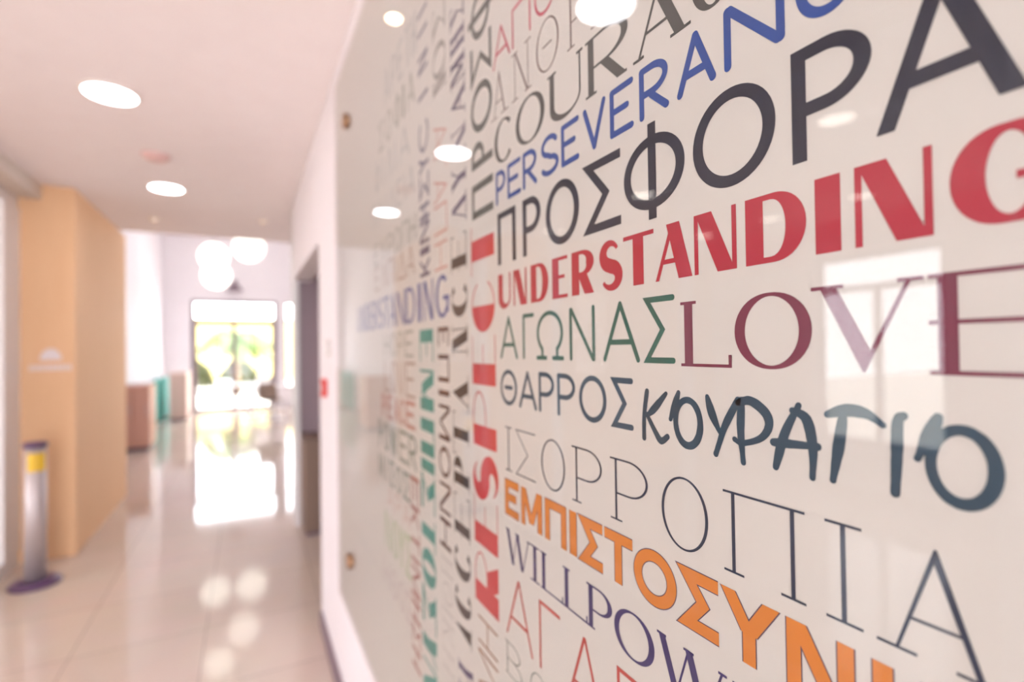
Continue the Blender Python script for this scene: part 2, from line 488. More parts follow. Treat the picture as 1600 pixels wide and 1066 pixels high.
WORDS = [
    # text, style, ink, direction, lower/left edge, upper/right edge, letter spans (millimetres on the panel)
    ('ΠΡΟΣΦΟΡΑ','sans','slate','h',111.8,181.8,[(626.8,574.3),(555.6,511.9),(500.4,434.2),(425.2,368.1),(363.6,290.9),(282.5,213.4),(202.4,155.7),(154.4,92.8)]),
    ('UNDERSTANDING','brit','red','h',53.3,98.6,[(627.0,590.7),(582.6,547.8),(537.5,496.8),(488.6,457.5),(449.7,408.2),(403.6,366.3),(365.9,326.7),(325.2,284.8),(282.9,244.8),(237.5,194.4),(188.9,173.9),(166.2,129.2),(122.3,77.9)]),
    ('ΑΓΩΝΑΣ','rsans','green','h',-14.9,41.3,[(623.0,573.1),(559.5,530.8),(524.7,468.0),(455.6,410.5),(398.2,345.7),(340.8,304.2)]),
    ('LOVE','serif','maroon','h',-16.6,33.8,[(298.2,250.6),(247.9,192.3),(191.5,134.9),(132.2,79.2)]),
    ('ΘΑΡΡΟΣ','rsansb','petrol','h',-75.9,-29.0,[(624.0,576.8),(571.6,526.6),(522.1,488.1),(481.5,446.6),(439.6,394.0),(387.2,355.7)]),
    ('ΚΟΥΡΑΓΙΟ','brush','navy','h',-81.8,-37.8,[(345.0,313.0),(312.3,277.4),(275.0,245.3),(249.0,220.7),(220.7,190.3),(184.1,153.4),(152.1,142.3),(140.0,104.6)]),
    ('ΙΣΟΡΡΟΠΙΑ','hair','ink','h',-162.0,-104.3,[(612.0,593.5),(582.8,532.0),(518.5,468.3),(454.8,403.1),(390.3,338.9),(322.8,274.4),(260.5,199.4),(187.2,166.5),(158.1,105.6)]),
    ('ΕΜΠΙΣΤΟΣΥΝΗ','bold','orange','h',-220.5,-174.0,[(614.9,576.0),(569.2,518.9),(511.7,467.6),(460.8,448.2),(442.4,403.7),(400.7,360.2),(358.5,308.0),(304.5,266.5),(264.8,217.0),(213.1,172.0),(162.3,128.9)]),
    ('WILLPOWER','serif','purple','h',-281.7,-238.7,[(615.9,548.1),(548.1,526.6),(523.6,475.6),(475.6,430.6),(431.7,390.7),(387.9,334.2),(332.7,259.6),(255.3,228.6),(224.3,194.1)]),
    ('ΑΓΑΠΗ','thin','coral','h',-378.1,-297.9,[(616.4,544.1),(528.9,482.9),(470.2,403.4),(385.2,330.9),(314.9,250.7)]),
    ('ΒΟ','hair','ink2','h',-431.4,-388.8,[(620.5,573.8),(552.5,512.1)]),
    ('PERSEVERANCE','comic','blue','h',193.9,239.5,[(630.6,601.2),(595.6,558.5),(553.5,517.3),(509.9,471.3),(466.2,432.3),(425.6,387.9),(382.1,348.8),(341.4,304.9),(297.9,259.1),(252.3,205.6),(199.6,160.1),(154.6,131.8)]),
    ('COURAGE','serif','charcoal','h',247.6,305.0,[(634.9,577.5),(570.4,499.5),(492.5,424.0),(419.5,350.7),(347.3,283.2),(281.9,240.7),(237.3,199.9)]),
    ('ΑΝΘΡΩΠΙΑ','hair','taupe','h',313.6,374.1,[(641.1,591.7),(579.0,528.8),(516.6,467.8),(451.4,417.7),(410.4,362.1),(354.8,309.5),(302.2,290.2),(282.9,234.6)]),
    ('ΑΠΟ','rthin','rose','h',381.5,433.1,[(634.9,582.5),(577.0,528.5),(519.3,471.2)]),
    ('UNDERSTANDING','cond','violet','h',53.5,129.8,[(1625.6,1575.5),(1561.0,1518.9),(1505.4,1457.4),(1449.0,1408.2),(1400.3,1347.0),(1339.7,1290.5),(1283.7,1231.7),(1225.4,1166.0),(1160.4,1090.9),(1085.9,1014.9),(997.3,976.0),(959.6,901.9),(887.5,817.9)]),
    ('HOPE','sanst','sage','h',-17.0,38.4,[(1287.4,1235.3),(1216.7,1169.5),(1152.6,1109.6),(1094.2,1031.6)]),
    ('LOVE','sanst','tan','h',-103.3,-27.7,[(1284.1,1232.4),(1220.0,1167.1),(1155.8,1102.5),(1092.3,1021.1)]),
    ('PEACE','sansb','brick','h',-169.0,-110.5,[(1314.8,1274.1),(1254.6,1211.1),(1193.3,1153.5),(1142.5,1105.5),(1095.4,1024.0)]),
    ('POWER','sans','moss','h',-250.8,-179.9,[(1354.0,1318.3),(1297.6,1245.3),(1232.8,1167.8),(1151.1,1083.5),(1073.7,1013.7)]),
    ('ΜΙΣΟΣ','sans','moss','h',-328.4,-267.5,[(1357.8,1308.2),(1287.9,1261.7),(1242.6,1200.1),(1182.7,1133.0),(1122.5,1067.4)]),
    ('ΧΑΡΑ','sanst','peach','h',-385.0,-334.4,[(1360.7,1290.7),(1270.9,1208.7),(1191.1,1140.9),(1125.0,1069.9)]),
    ('ΝΟΥΣ','sanst','lime','h',-489.7,-400.8,[(1294.5,1236.7),(1218.4,1172.0),(1160.8,1118.2),(1107.9,1063.8)]),
    ('ΗΘΟΣ','sanst','pinkish','h',-588.2,-522.0,[(1313.0,1254.0),(1235.3,1182.3),(1165.5,1117.6),(1107.4,1068.2)]),
    ('ΕΛΠΙΔΑ','sanst','tan','h',154.2,215.4,[(1380.3,1328.2),(1306.9,1253.0),(1240.2,1185.1),(1173.5,1156.4),(1145.2,1082.0),(1072.1,1015.6)]),
    ('ΕΥΡΩΠΗ','sanst','sage','h',222.6,276.6,[(1384.9,1332.4),(1310.9,1256.6),(1237.3,1188.2),(1176.5,1120.7),(1110.1,1059.7),(1045.3,1004.2)]),
    ('ΠΑΙΔΕΙΑ','sanst','mist','h',321.3,380.4,[(1403.7,1357.2),(1334.9,1278.7),(1258.6,1239.2),(1220.2,1166.3),(1149.3,1105.9),(1090.4,1075.2),(1060.4,1009.1)]),
    ('ΦΙΛΙΑ','sanst','mist','h',409.9,480.5,[(1367.9,1309.0),(1288.0,1267.7),(1241.4,1185.7),(1168.0,1150.9),(1123.3,1042.2)]),
    ('ΣΟΦΙΑ','sanst','sage','h',501.8,573.5,[(1319.0,1263.5),(1243.7,1187.6),(1164.0,1108.6),(1092.9,1077.6),(1057.7,1001.6)]),
    ('ΑΡΕΤΗ','sanst','mist','h',597.1,682.0,[(1258.8,1207.5),(1189.1,1142.6),(1125.9,1083.5),(1068.3,1029.6),(1020.3,988.8)]),
    ('RESPECT','broad','red2','ccw',720.4,639.0,[(-377.4,-296.7),(-290.2,-217.8),(-227.7,-151.6),(-144.7,-64.0),(-54.0,18.4),(23.1,100.1),(107.8,182.9)]),
    ('ΠΡΟΣΦ','sansm','graphite','ccw',713.7,639.2,[(192.9,243.6),(266.5,304.3),(316.3,388.2),(392.1,450.2),(453.3,525.3)]),
    ('ΔΥΝΑΜΗΣ','serif','plum','ccw',799.0,737.8,[(200.3,248.5),(253.1,296.1),(309.2,357.3),(371.6,422.8),(425.8,471.9),(479.0,516.9),(525.0,561.9)]),
    ('ΑΓΑΠΗ','thin','salmon','cw',891.0,824.2,[(351.1,401.6),(313.3,344.8),(259.9,303.7),(203.1,254.8),(139.7,188.0)]),
    ('ΝΟΣ','serif','stone','ccw',888.7,821.9,[(452.1,482.3),(478.6,542.4),(554.1,611.2)]),
    ('ΚΙΝΗΣΥCΙΝΙΙ','sans','dusk','ccw',978.6,919.0,[(139.0,174.5),(180.9,195.6),(203.2,246.0),(248.9,279.5),(287.4,336.4),(339.4,372.5),(377.0,446.7),(476.3,503.2),(536.4,570.6),(599.0,632.0),(636.7,669.7)]),
    ('ΕΜΠΙΣΤΟΣΥΝΗ','egypt','teal','cw',987.4,904.9,[(-24.4,36.8),(-118.6,-40.2),(-203.9,-134.1),(-235.3,-213.2),(-310.7,-240.9),(-380.8,-322.0),(-453.3,-382.2),(-531.5,-459.2),(-593.7,-538.5),(-671.6,-600.5),(-731.0,-679.5)]),
    ('ΕΠΙΜΟΝΗ','sansm','umber','cw',878.3,822.5,[(4.2,37.7),(-58.5,-10.4),(-83.0,-72.9),(-160.0,-98.5),(-225.6,-170.7),(-287.7,-235.1),(-348.5,-297.0)]),
    ('ACCEPTANCE','didone','ebony','ccw',805.8,738.8,[(-469.1,-437.1),(-431.7,-382.2),(-373.8,-316.0),(-306.6,-237.5),(-226.8,-176.3),(-173.6,-103.5),(-100.6,-44.9),(-13.1,38.5),(49.0,109.8),(124.6,184.4)]),
    ('ΕΚΤΙΜΗΣΗ','sansm','brick2','cw',1063.0,1003.7,[(-319.9,-264.3),(-369.6,-324.5),(-416.6,-375.5),(-445.1,-425.2),(-510.6,-449.6),(-562.4,-520.0),(-609.1,-569.3),(-658.3,-615.8)]),
    ('ΜΗ','thin','bronze','ccw',711.3,644.3,[(-500.1,-446.3),(-436.2,-397.2)]),
    ('ΥΠΟ','serif','purple','cw',794.7,734.7,[(-533.6,-496.7),(-573.8,-538.9),(-613.8,-579.0)]),
    ('ΗΘΙΚΗ','hair','mist2','cw',869.3,817.8,[(-398.4,-359.4),(-442.2,-405.4),(-460.6,-449.4),(-511.1,-468.8),(-562.4,-519.0)]),
]


def ink_mat(ink):
    name = 'ink_' + ink
    if name not in MATS:
        m = mat(name, INK[ink], 0.55, noise=0.0)
        b = [n for n in m.node_tree.nodes if n.type == 'MIX'][0]
        c = [max(0.004, v * 0.82 - 0.026) for v in lin(INK[ink])]
        b.inputs['A'].default_value = tuple(v * 0.985 for v in c) + (1,)
        b.inputs['B'].default_value = tuple(min(1, v * 1.015) for v in c) + (1,)
    return MATS[name]


def arc(cx, cy, rx, ry, a0, a1, n=28):
    return [(cx + rx * math.cos(math.radians(a0 + (a1 - a0) * i / n)), cy + ry * math.sin(math.radians(a0 + (a1 - a0) * i / n))) for i in range(n + 1)]


def glyph(ch, W, H, a, b, sl, rnd, bowl_thin=False):
    """strokes of a capital: list of (points, widths, closed)"""
    S = []
    a = min(a, W * 0.62)
    b = min(b, a)
    sl = min(sl, W * 0.16)
    e = 1 if rnd else 0

    def X(f, w):
        return w / 2 + sl + f * (W - w - 2 * sl)

    def Yc(f, w):
        return w / 2 + f * (H - w)

    def serif(x, y, w):
        if sl > 0 and (y <= 0 or y >= 1):
            yy = Yc(y, b)
            S.append(([(x - w / 2 - sl, yy), (x + w / 2 + sl, yy)], [b, b], False))

    def v(fx, w=None, y0=0.0, y1=1.0):
        w = a if w is None else w
        x = X(fx, w)
        S.append(([(x, y0 * H + e * w / 2), (x, y1 * H - e * w / 2)], [w, w], False))
        serif(x, y0, w)
        serif(x, y1, w)

    def h(fy, x0=0.0, x1=1.0, w=None, tick=0):
        w = b if w is None else w
        yy = Yc(fy, w)
        p0 = x0 * W + (e * w / 2 if x0 <= 0 else 0)
        p1 = x1 * W - (e * w / 2 if x1 >= .8 else 0)
        S.append(([(p0, yy), (p1, yy)], [w, w], False))
        if sl > 0 and tick:
            L = 0.16 * H
            S.append(([(p1 - b * .6, yy - (0 if tick > 0 else L)), (p1 - b * .6, yy + (L if tick > 0 else 0))], [b * 1.2, b * 1.2], False))

    def d(x0, y0, x1, y1, w, s0=1, s1=1):
        L = math.hypot((x1 - x0) * W, (y1 - y0) * H)
        hw = min(w * L / max(1e-6, abs(y1 - y0) * H), W * .7)
        xa, xb = X(x0, hw), X(x1, hw)
        S.append(([(xa, y0 * H + e * w / 2 * (1 if y1 > y0 else -1)), (xb, y1 * H - e * w / 2 * (1 if y1 > y0 else -1))], [w, w], False))
        if s0:
            serif(xa, y0, w * .6)
        if s1:
            serif(xb, y1, w * .6)

    def curve(pts, closed=False, spine=False):
        n = len(pts)
        ws = []
        for i in range(n):
            if spine:
                t = i / (n - 1)
                ws.append(b + (a - b) * math.sin(math.pi * t) ** 1.6)
                continue
            p, q = pts[(i - 1) % n if closed else max(0, i - 1)], pts[(i + 1) % n if closed else min(n - 1, i + 1)]
            dx, dy = (q[0] - p[0]) / W, (q[1] - p[1]) / H
            k = abs(dy) / max(1e-9, math.hypot(dx, dy))
            ws.append(b + (a - b) * k ** 1.7)
        S.append((pts, ws, closed))

    def curve2(pts):
        if bowl_thin:
            S.append((pts, [b * 1.3] * len(pts), False))
        else:
            curve(pts)

    def bowl(y0, y1, rx=1.0, xs=0.42):
        ya, yb = Yc(y1, b), Yc(y0, b)
        x0 = X(0, a)
        aa = b if bowl_thin else a
        xm = x0 + (W * rx - aa / 2 - x0) * xs
        r = W * rx - aa / 2 - xm
        curve2([(x0, ya), (x0 + (xm - x0) * .5, ya)] + arc(xm, (ya + yb) / 2, r, (ya - yb) / 2, 90, -90, 22) + [(x0 + (xm - x0) * .5, yb), (x0, yb)])

    cx, cy = W / 2, H / 2
    rx, ry = (W - a) / 2, (H - b) / 2
    def pointed(flip, m):
        # two slanted strokes whose outer edges meet in a point (V, or A when flipped)
        wl, wr = (b, a) if flip else (a, b)
        tx = W * .5
        span = math.hypot(W / 2, H) / H
        hl, hr = wl * span, wr * span
        xl, xr = sl, W - sl
        Yf = (lambda f: H - f * H) if flip else (lambda f: f * H)
        lx = lambda f: tx + (xl - tx) * f
        rx_ = lambda f: tx + (xr - tx) * f
        f1, f2 = hl / (xr - xl), hr / (xr - xl)
        e_ = .012 * H
        S.append(([(xl, Yf(1)), (xl + hl, Yf(1)), (rx_(f1), Yf(f1)), (tx + e_, Yf(0)), (tx - e_, Yf(0))], None, False))
        S.append(([(xr - hr, Yf(1)), (xr, Yf(1)), (tx + e_, Yf(0)), (tx - e_, Yf(0)), (lx(f2), Yf(f2))], None, False))
        serif(xl + hl / 2, 0 if flip else 1, hl + sl * .5)
        serif(xr - hr / 2, 0 if flip else 1, hr + sl * .5)
        if flip:
            g = .67
            S.append(([(lx(g) + hl / 2, Yf(g)), (rx_(g) - hr / 2, Yf(g))], [b, b], False))

    if sl > 0 and ch in 'AΑVΛ':
        pointed(ch != 'V', 0)
        if ch == 'Λ':
            S.pop()
    elif rnd == 2:
        def st(*p):
            S.append(([(x * W, y * H) for x, y in p], [a] * len(p), False))
        if ch == 'Κ':
            st((.22, .97), (.1, .5), (.08, .05))
            st((.92, .96), (.5, .66), (.22, .5))
            st((.2, .52), (.52, .2), (.72, .06), (.95, .16))
        elif ch == 'Ο':
            curve(arc(cx + W * .06, cy - H * .02, rx * .86, ry * .92, 0, 360, 40)[:-1], True)
            st((.3, 1.0), (.16, .72), (.04, .5))
        elif ch == 'Υ':
            st((.06, .98), (.2, .7), (.42, .42))
            st((.97, .97), (.6, .55), (.42, .25), (.3, .04))
        elif ch == 'Ρ':
            st((.2, .98), (.16, .5), (.22, .0))
            st((.1, .93), (.45, .98), (.85, .82), (.93, .62), (.7, .42), (.2, .30), (-.02, .34))
        elif ch == 'Α':
            st((.08, .04), (.3, .55), (.62, .98))
            st((.48, .9), (.78, .8), (.9, .4), (.88, .0))
            st((.04, .40), (.5, .42), (1.0, .44))
        elif ch == 'Γ':
            st((.0, .90), (.35, .98), (.7, .96), (.97, .84))
            st((.3, .95), (.2, .5), (.08, .03))
        else:
            st((.78, .98), (.5, .9), (.42, .5), (.3, .04))
    elif ch in 'AΑ':
        d(0, 0, .5, 1, b, 1, 0)
        d(.5, 1, 1, 0, a, 0, 1)
        leg = [q for q in S if abs(q[0][0][1] - q[0][1][1]) > .5 * H]
        (p0, p1), (r0, r1) = leg[0][0], leg[1][0]
        S.append(([(p0[0] + (p1[0] - p0[0]) * .33, .33 * H), (r1[0] + (r0[0] - r1[0]) * .33, .33 * H)], [b, b], False))
    elif ch == 'Λ':
        d(0, 0, .5, 1, b)
        d(.5, 1, 1, 0, a)
    elif ch == 'Δ':
        d(0, 0, .5, 1, b, 0, 0)
        d(.5, 1, 1, 0, a, 0, 0)
        h(0)
    elif ch in 'BΒ':
        v(0)
        bowl(.5, 1, .9)
        bowl(0, .5)
    elif ch == 'Γ':
        v(0)
        h(1, tick=-1)
    elif ch == 'D':
        v(0)
        bowl(0, 1)
    elif ch in 'EΕ':
        v(0)
        h(1, tick=-1)
        h(.52, 0, .82)
        h(0, tick=1)
    elif ch in 'ZΖ':
        h(1)
        d(0, .04, 1, .96, a, 0, 0)
        h(0)
    elif ch in 'HΗ':
        v(0)
        v(1)
        S.append(([(a / 2 + sl, .5 * H), (W - a / 2 - sl, .5 * H)], [b, b], False))
    elif ch == 'Θ':
        curve(arc(cx, cy, rx, ry, 0, 360, 40)[:-1], True)
        S.append(([(W * .30, cy), (W * .70, cy)], [max(b, a * .6)] * 2, False))
    elif ch in 'IΙ':
        if sl > 0:
            sl = max(0, (W - a) / 2)
            v(.5, a)
        else:
            v(.5, W if W < 2.2 * a else a)
    elif ch in 'KΚ':
        v(0)
        d(.12, .38, 1, 1, b, 0, 1)
        d(.3, .55, 1, 0, a, 0, 1)
    elif ch in 'MΜ':
        v(0, b)
        d(.03, 1, .5, .12, a * .9, 0, 0)
        d(.5, .12, .97, 1, b, 0, 0)
        v(1)
    elif ch in 'NΝ':
        v(0, b)
        d(.02, 1, .98, 0, a, 0, 0)
        v(1, b)
    elif ch in 'OΟ':
        curve(arc(cx, cy, rx, ry, 0, 360, 44)[:-1], True)
    elif ch == 'Π':
        v(0)
        v(1)
        h(1)
    elif ch in 'PΡ':
        v(0)
        bowl(.44, 1)
    elif ch == 'R':
        v(0)
        bowl(.46, 1, .94)
        d(.38, .48, 1, 0, a, 0, 1)
    elif ch == 'Σ':
        if rnd or abs(a - b) < .05 * H:
            w = b
            S.append(([(W - e * w / 2, H - w / 2), (w * .8, H - w / 2), (W * .62, cy), (w * .8, w / 2), (W - e * w / 2, w / 2)], [w] * 5, False))
        else:
            h(1, tick=-1)
            d(0, .98, .6, .5, a, 0, 0)
            d(.6, .5, 0, .02, b, 0, 0)
            h(0, w=max(b, a * .5), tick=1)
    elif ch == 'S':
        up = arc(cx, H * .735, rx * .92, (H - b) * .25, 25, 255, 20)
        lo = arc(cx, H * .26, rx, H * .26 - b / 2, 80, -155, 20)
        curve(up + lo, spine=True)
    elif ch in 'TΤ':
        v(.5)
        h(1)
        if sl > 0:
            for xx in (b * .6, W - b * .6):
                S.append(([(xx, H), (xx, .84 * H)], [b * 1.2] * 2, False))
    elif ch in 'YΥ':
        d(0, 1, .5, .45, a, 1, 0)
        d(1, 1, .5, .45, b if sl > 0 or b < .5 * a else a, 1, 0)
        v(.5, a, 0, .5)
    elif ch == 'Φ':
        curve(arc(cx, cy, rx, ry * .88, 0, 360, 44)[:-1], True)
        v(.5, a, -.07, 1.1)
    elif ch == 'Ω':
        pts = arc(cx, H * .55, rx, H * .45 - b / 2, -52, 232, 36)
        curve([(pts[0][0], b / 2)] + pts + [(pts[-1][0], b / 2)])
        S.append(([(W * .02, b / 2), (W * .36, b / 2)], [b, b], False))
        S.append(([(W * .64, b / 2), (W * .98, b / 2)], [b, b], False))
    elif ch == 'C' and bowl_thin:
        half = arc(W * .5, cy, W * .5, H * .5, 90, 270, 24)
        S.append((half, None, False))
        S.append((arc(W * .5, cy, W * .48, H * .48, 90, 28, 10), [b * 1.3] * 11, False))
        S.append((arc(W * .5, cy, W * .48, H * .48, 270, 332, 10), [b * 1.3] * 11, False))
    elif ch == 'C':
        curve(arc(cx + W * .03, cy, rx, ry, 42, 318, 36))
    elif ch == 'G':
        curve(arc(cx, cy, rx, ry, 48, 322, 36))
        x = W - b * .5 - a * .3
        S.append(([(x, .12 * H), (x, .48 * H)], [a * .6 + b * .4] * 2, False))
        S.append(([(W * .55, .46 * H), (W, .46 * H)], [b, b], False))
    elif ch == 'L':
        v(0)
        h(0, tick=1)
    elif ch == 'U':
        x0, x1 = X(0, a), X(1, b)
        ys = .3 * H
        pts = [(x0, H - e * a / 2), (x0, ys)] + arc((x0 + x1) / 2, ys, (x1 - x0) / 2, ys - b / 2, 180, 360, 20)[1:] + [(x1, H - e * b / 2)]
        n = len(pts)
        S.append((pts, [a if i < 3 else (b if i > n * .62 else a + (b - a) * (i - 3) / (n * .62 - 3)) for i in range(n)], False))
        serif(x0, 1, a)
        serif(x1, 1, b)
    elif ch == 'V':
        d(0, 1, .5, 0, a, 1, 0)
        d(1, 1, .5, 0, b, 1, 0)
    elif ch == 'W':
        d(0, 1, .28, 0, a, 1, 0)
        d(.28, 0, .5, 1, b, 0, 0)
        d(.5, 1, .74, 0, a, 1, 0)
        d(.74, 0, 1, 1, b, 0, 1)
    return S


def ribbon(pts, ws, closed, rnd, rng):
    """quads (each a list of 4 or more local points) covering one stroke"""
    polys = []
    n = len(pts)
    if n == 2 and not rnd:
        (x0, y0), (x1, y1) = pts
        L = math.hypot(x1 - x0, y1 - y0) or 1e-9
        if abs(y1 - y0) > .35 * abs(x1 - x0):
            o = (ws[0] / 2 * L / abs(y1 - y0), 0)
        else:
            o = (0, ws[0] / 2 * L / max(1e-9, abs(x1 - x0)))
        return [[(x0 - o[0], y0 - o[1]), (x0 + o[0], y0 + o[1]), (x1 + o[0], y1 + o[1]), (x1 - o[0], y1 - o[1])]]
    if ws is None:
        return [pts]
    if rnd == 2:                                    # brush: uneven pressure along the stroke
        if not closed and 2 < n < 12:               # smooth the hand-drawn path
            dense = []
            for i in range(n - 1):
                p0, p1, p2, p3 = pts[max(0, i - 1)], pts[i], pts[i + 1], pts[min(n - 1, i + 2)]
                for j in range(6):
                    t = j / 6
                    dense.append(tuple(.5 * (2 * p1[c] + (p2[c] - p0[c]) * t + (2 * p0[c] - 5 * p1[c] + 4 * p2[c] - p3[c]) * t * t + (3 * p1[c] - p0[c] - 3 * p2[c] + p3[c]) * t ** 3) for c in (0, 1)))
            dense.append(pts[-1])
            pts, n = dense, len(dense)
        q, w2 = [], []
        for i in range(n if closed else n - 1):
            p, r = pts[i], pts[(i + 1) % n]
            k = max(2, int(math.hypot(r[0] - p[0], r[1] - p[1]) / (ws[0] * .7)) + 1)
            if n > 6:
                k = 1
            for j in range(k):
                t = j / k
                q.append((p[0] + (r[0] - p[0]) * t, p[1] + (r[1] - p[1]) * t))
        if not closed:
            q.append(pts[-1])
        m = len(q)
        ph, am = rng.uniform(0, 6.28), rng.uniform(.08, .2)
        bend = rng.uniform(-.35, .35) * ws[0]
        for i in range(m):
            t = i / max(1, m - 1)
            w2.append(ws[0] * (1 + am * math.sin(ph + 5 * t) + rng.uniform(-.035, .035)) * (1 if closed else .78 + .3 * math.sin(math.pi * min(1, t * 1.15))))
        if not closed and m > 2:
            dx, dy = q[-1][0] - q[0][0], q[-1][1] - q[0][1]
            L = math.hypot(dx, dy) or 1e-9
            if n == 2:
                q = [(x - dy / L * bend * math.sin(math.pi * i / (m - 1)), y + dx / L * bend * math.sin(math.pi * i / (m - 1))) for i, (x, y) in enumerate(q)]
        pts, ws, n = q, w2, m
    lo, hi = [], []
    for i in range(n):
        p = pts[(i - 1) % n] if closed or i > 0 else None
        q = pts[(i + 1) % n] if closed or i < n - 1 else None
        c = pts[i]
        d1 = (c[0] - p[0], c[1] - p[1]) if p else None
        d2 = (q[0] - c[0], q[1] - c[1]) if q else None

        def nrm(v):
            L = math.hypot(*v) or 1e-9
            return (-v[1] / L, v[0] / L)
        if d1 and d2:
            n1, n2 = nrm(d1), nrm(d2)
            mx, my = n1[0] + n2[0], n1[1] + n2[1]
            L = math.hypot(mx, my) or 1e-9
            k = 1 / max(.38, (mx * n1[0] + my * n1[1]) / L)
            nn = (mx / L * k, my / L * k)
        else:
            nn = nrm(d1 or d2)
        w = ws[i] / 2
        lo.append((c[0] - nn[0] * w, c[1] - nn[1] * w))
        hi.append((c[0] + nn[0] * w, c[1] + nn[1] * w))
    for i in range(n if closed else n - 1):
        j = (i + 1) % n
        polys.append([lo[i], hi[i], hi[j], lo[j]])
    if rnd and not closed:
        for i in (0, n - 1):
            o_ = pts[1] if i == 0 else pts[n - 2]
            an = math.atan2(pts[i][1] - o_[1], pts[i][0] - o_[0])
            polys.append([(pts[i][0] + ws[i] / 2 * math.cos(an + t * math.pi / 8), pts[i][1] + ws[i] / 2 * math.sin(an + t * math.pi / 8)) for t in range(-4, 5)])
    return polys


def word_mesh(text, style, dirn, e0, e1, spans, depth0):
    a, b, sl, rnd = STY[style]
    rng = random.Random(len(text) * 7 + int(e0))
    outline = style == 'bold' and e0 < -170
    bm = bmesh.new()
    step = 0.00002
    k = 0
    for ch, (s0, s1) in zip(text, spans):
        if ch == ' ':
            continue
        W = abs(s1 - s0) / 1000
        H = abs(e1 - e0) / 1000
        strokes = glyph(ch, W, H, a * H, b * H, sl * H, rnd, style == 'broad')
        k = 0
        passes = ((1, .035 * H), (0, 0.0)) if outline else ((0, 0.0),)
        for mi, grow in passes:
            for pts, ws, closed in strokes:
                k += 1
                for poly in ribbon(pts, [w + grow for w in ws] if ws else None, closed, rnd, rng):
                    vs = []
                    for (lx, ly) in poly:
                        fx, fy = lx / W, ly / H
                        if dirn == 'h':
                            Y, Z = s0 + (s1 - s0) * fx, e0 + (e1 - e0) * fy
                        elif dirn == 'ccw':
                            Y, Z = e1 + (e0 - e1) * fy, s0 + (s1 - s0) * fx
                        else:
                            Y, Z = e0 + (e1 - e0) * fy, s1 + (s0 - s1) * fx
                        vs.append(bm.verts.new((XP - depth0 - step * k, Y / 1000, EYE + Z / 1000)))
                    try:
                        fc = bm.faces.new(vs)
                        fc.material_index = mi
                    except ValueError:
                        pass
    bm.normal_update()
    for fc in bm.faces:
        if fc.normal.x > 0:
            fc.normal_flip()
    return bm


PY0, PY1, PZ0, PZ1 = -0.45, 2.0, 0.605, 2.49
panel = thing('word_panel', 'large glass-covered panel of coloured printed words on the right wall', 'wall panel', (XW, 1.0, PZ0))
inv = Matrix.Translation((-XW, -1.0, -PZ0))


def on_panel(name, bm, m, smooth=False):
    bm.transform(inv)
    me = bpy.data.meshes.new(name)
    bm.to_mesh(me)
    bm.free()
    for mm in (m if isinstance(m, (list, tuple)) else [m]):
        me.materials.append(mm)
    o = bpy.data.objects.new(name, me)
    C.objects.link(o)
    o.parent = panel
    return o


on_panel('backing_board', boxes((XP, XP + 0.012, PY0, PY1, PZ0, PZ1)), PAPER)
o = on_panel('glass_pane', boxes((XP - 0.0085, XP - 0.0035, PY0, PY1, PZ0, PZ1)), GLASS)
o['label'] = 'clear glossy glass sheet over the print'
for yy in (1.74, -0.25):
    for zz in (EYE + 0.755, EYE - 0.69):
        bm = bmesh.new()
        lathe(bm, [(0.011, -0.0018), (0.011, -(XW - XP + 0.0085)), (0.025, -(XW - XP + 0.0085)), (0.025, -(XW - XP + 0.018)), (0.021, -(XW - XP + 0.021))], 24, XW, yy, zz, 'X')
        bmesh.ops.recalc_face_normals(bm, faces=bm.faces[:])
        on_panel('standoff', bm, BRASS)
OUTL = mat('ink_outline', (84, 62, 84), 0.6)
NAMES = {'slate': 'dark slate', 'red2': 'red', 'brick2': 'brick red', 'ink': 'dark grey blue', 'mist2': 'pale grey', 'ink2': 'grey green'}
for text, style, ink, dirn, e0, e1, spans in WORDS:
    bm = word_mesh(text, style, dirn, e0, e1, spans, 0.0002)
    o = on_panel('printed_word', bm, [ink_mat(ink), OUTL])
    o['label'] = '%s word %s printed %s' % (NAMES.get(ink, ink), text, {'h': 'across', 'ccw': 'reading upward', 'cw': 'reading downward'}[dirn])

# ------------------------------------------------------------------ things on the walls and floor
t = thing('fire_call_point', 'small red fire alarm call point on the white wall beside the opening', 'fire alarm', (XW, 2.74, 1.31))
obj('housing', boxes((-0.024, 0, -0.042, 0.042, -0.045, 0.045, 0.006)), mat('alarm_red', (214, 40, 34), 0.4), t)
obj('press_plate', boxes((-0.027, -0.024, -0.02, 0.02, -0.02, 0.02)), WHITE, t)
t = thing('light_switch', 'flat grey-white light switch on the wall by the red call point', 'light switch', (XW, 2.62, 1.51))
obj('switch_plate', boxes((-0.009, 0, -0.04, 0.04, -0.04, 0.04, 0.002)), mat('switch_grey', (206, 198, 196), 0.4), t)
obj('rocker', boxes((-0.013, -0.009, -0.02, 0.02, -0.028, 0.028)), WHITE, t)

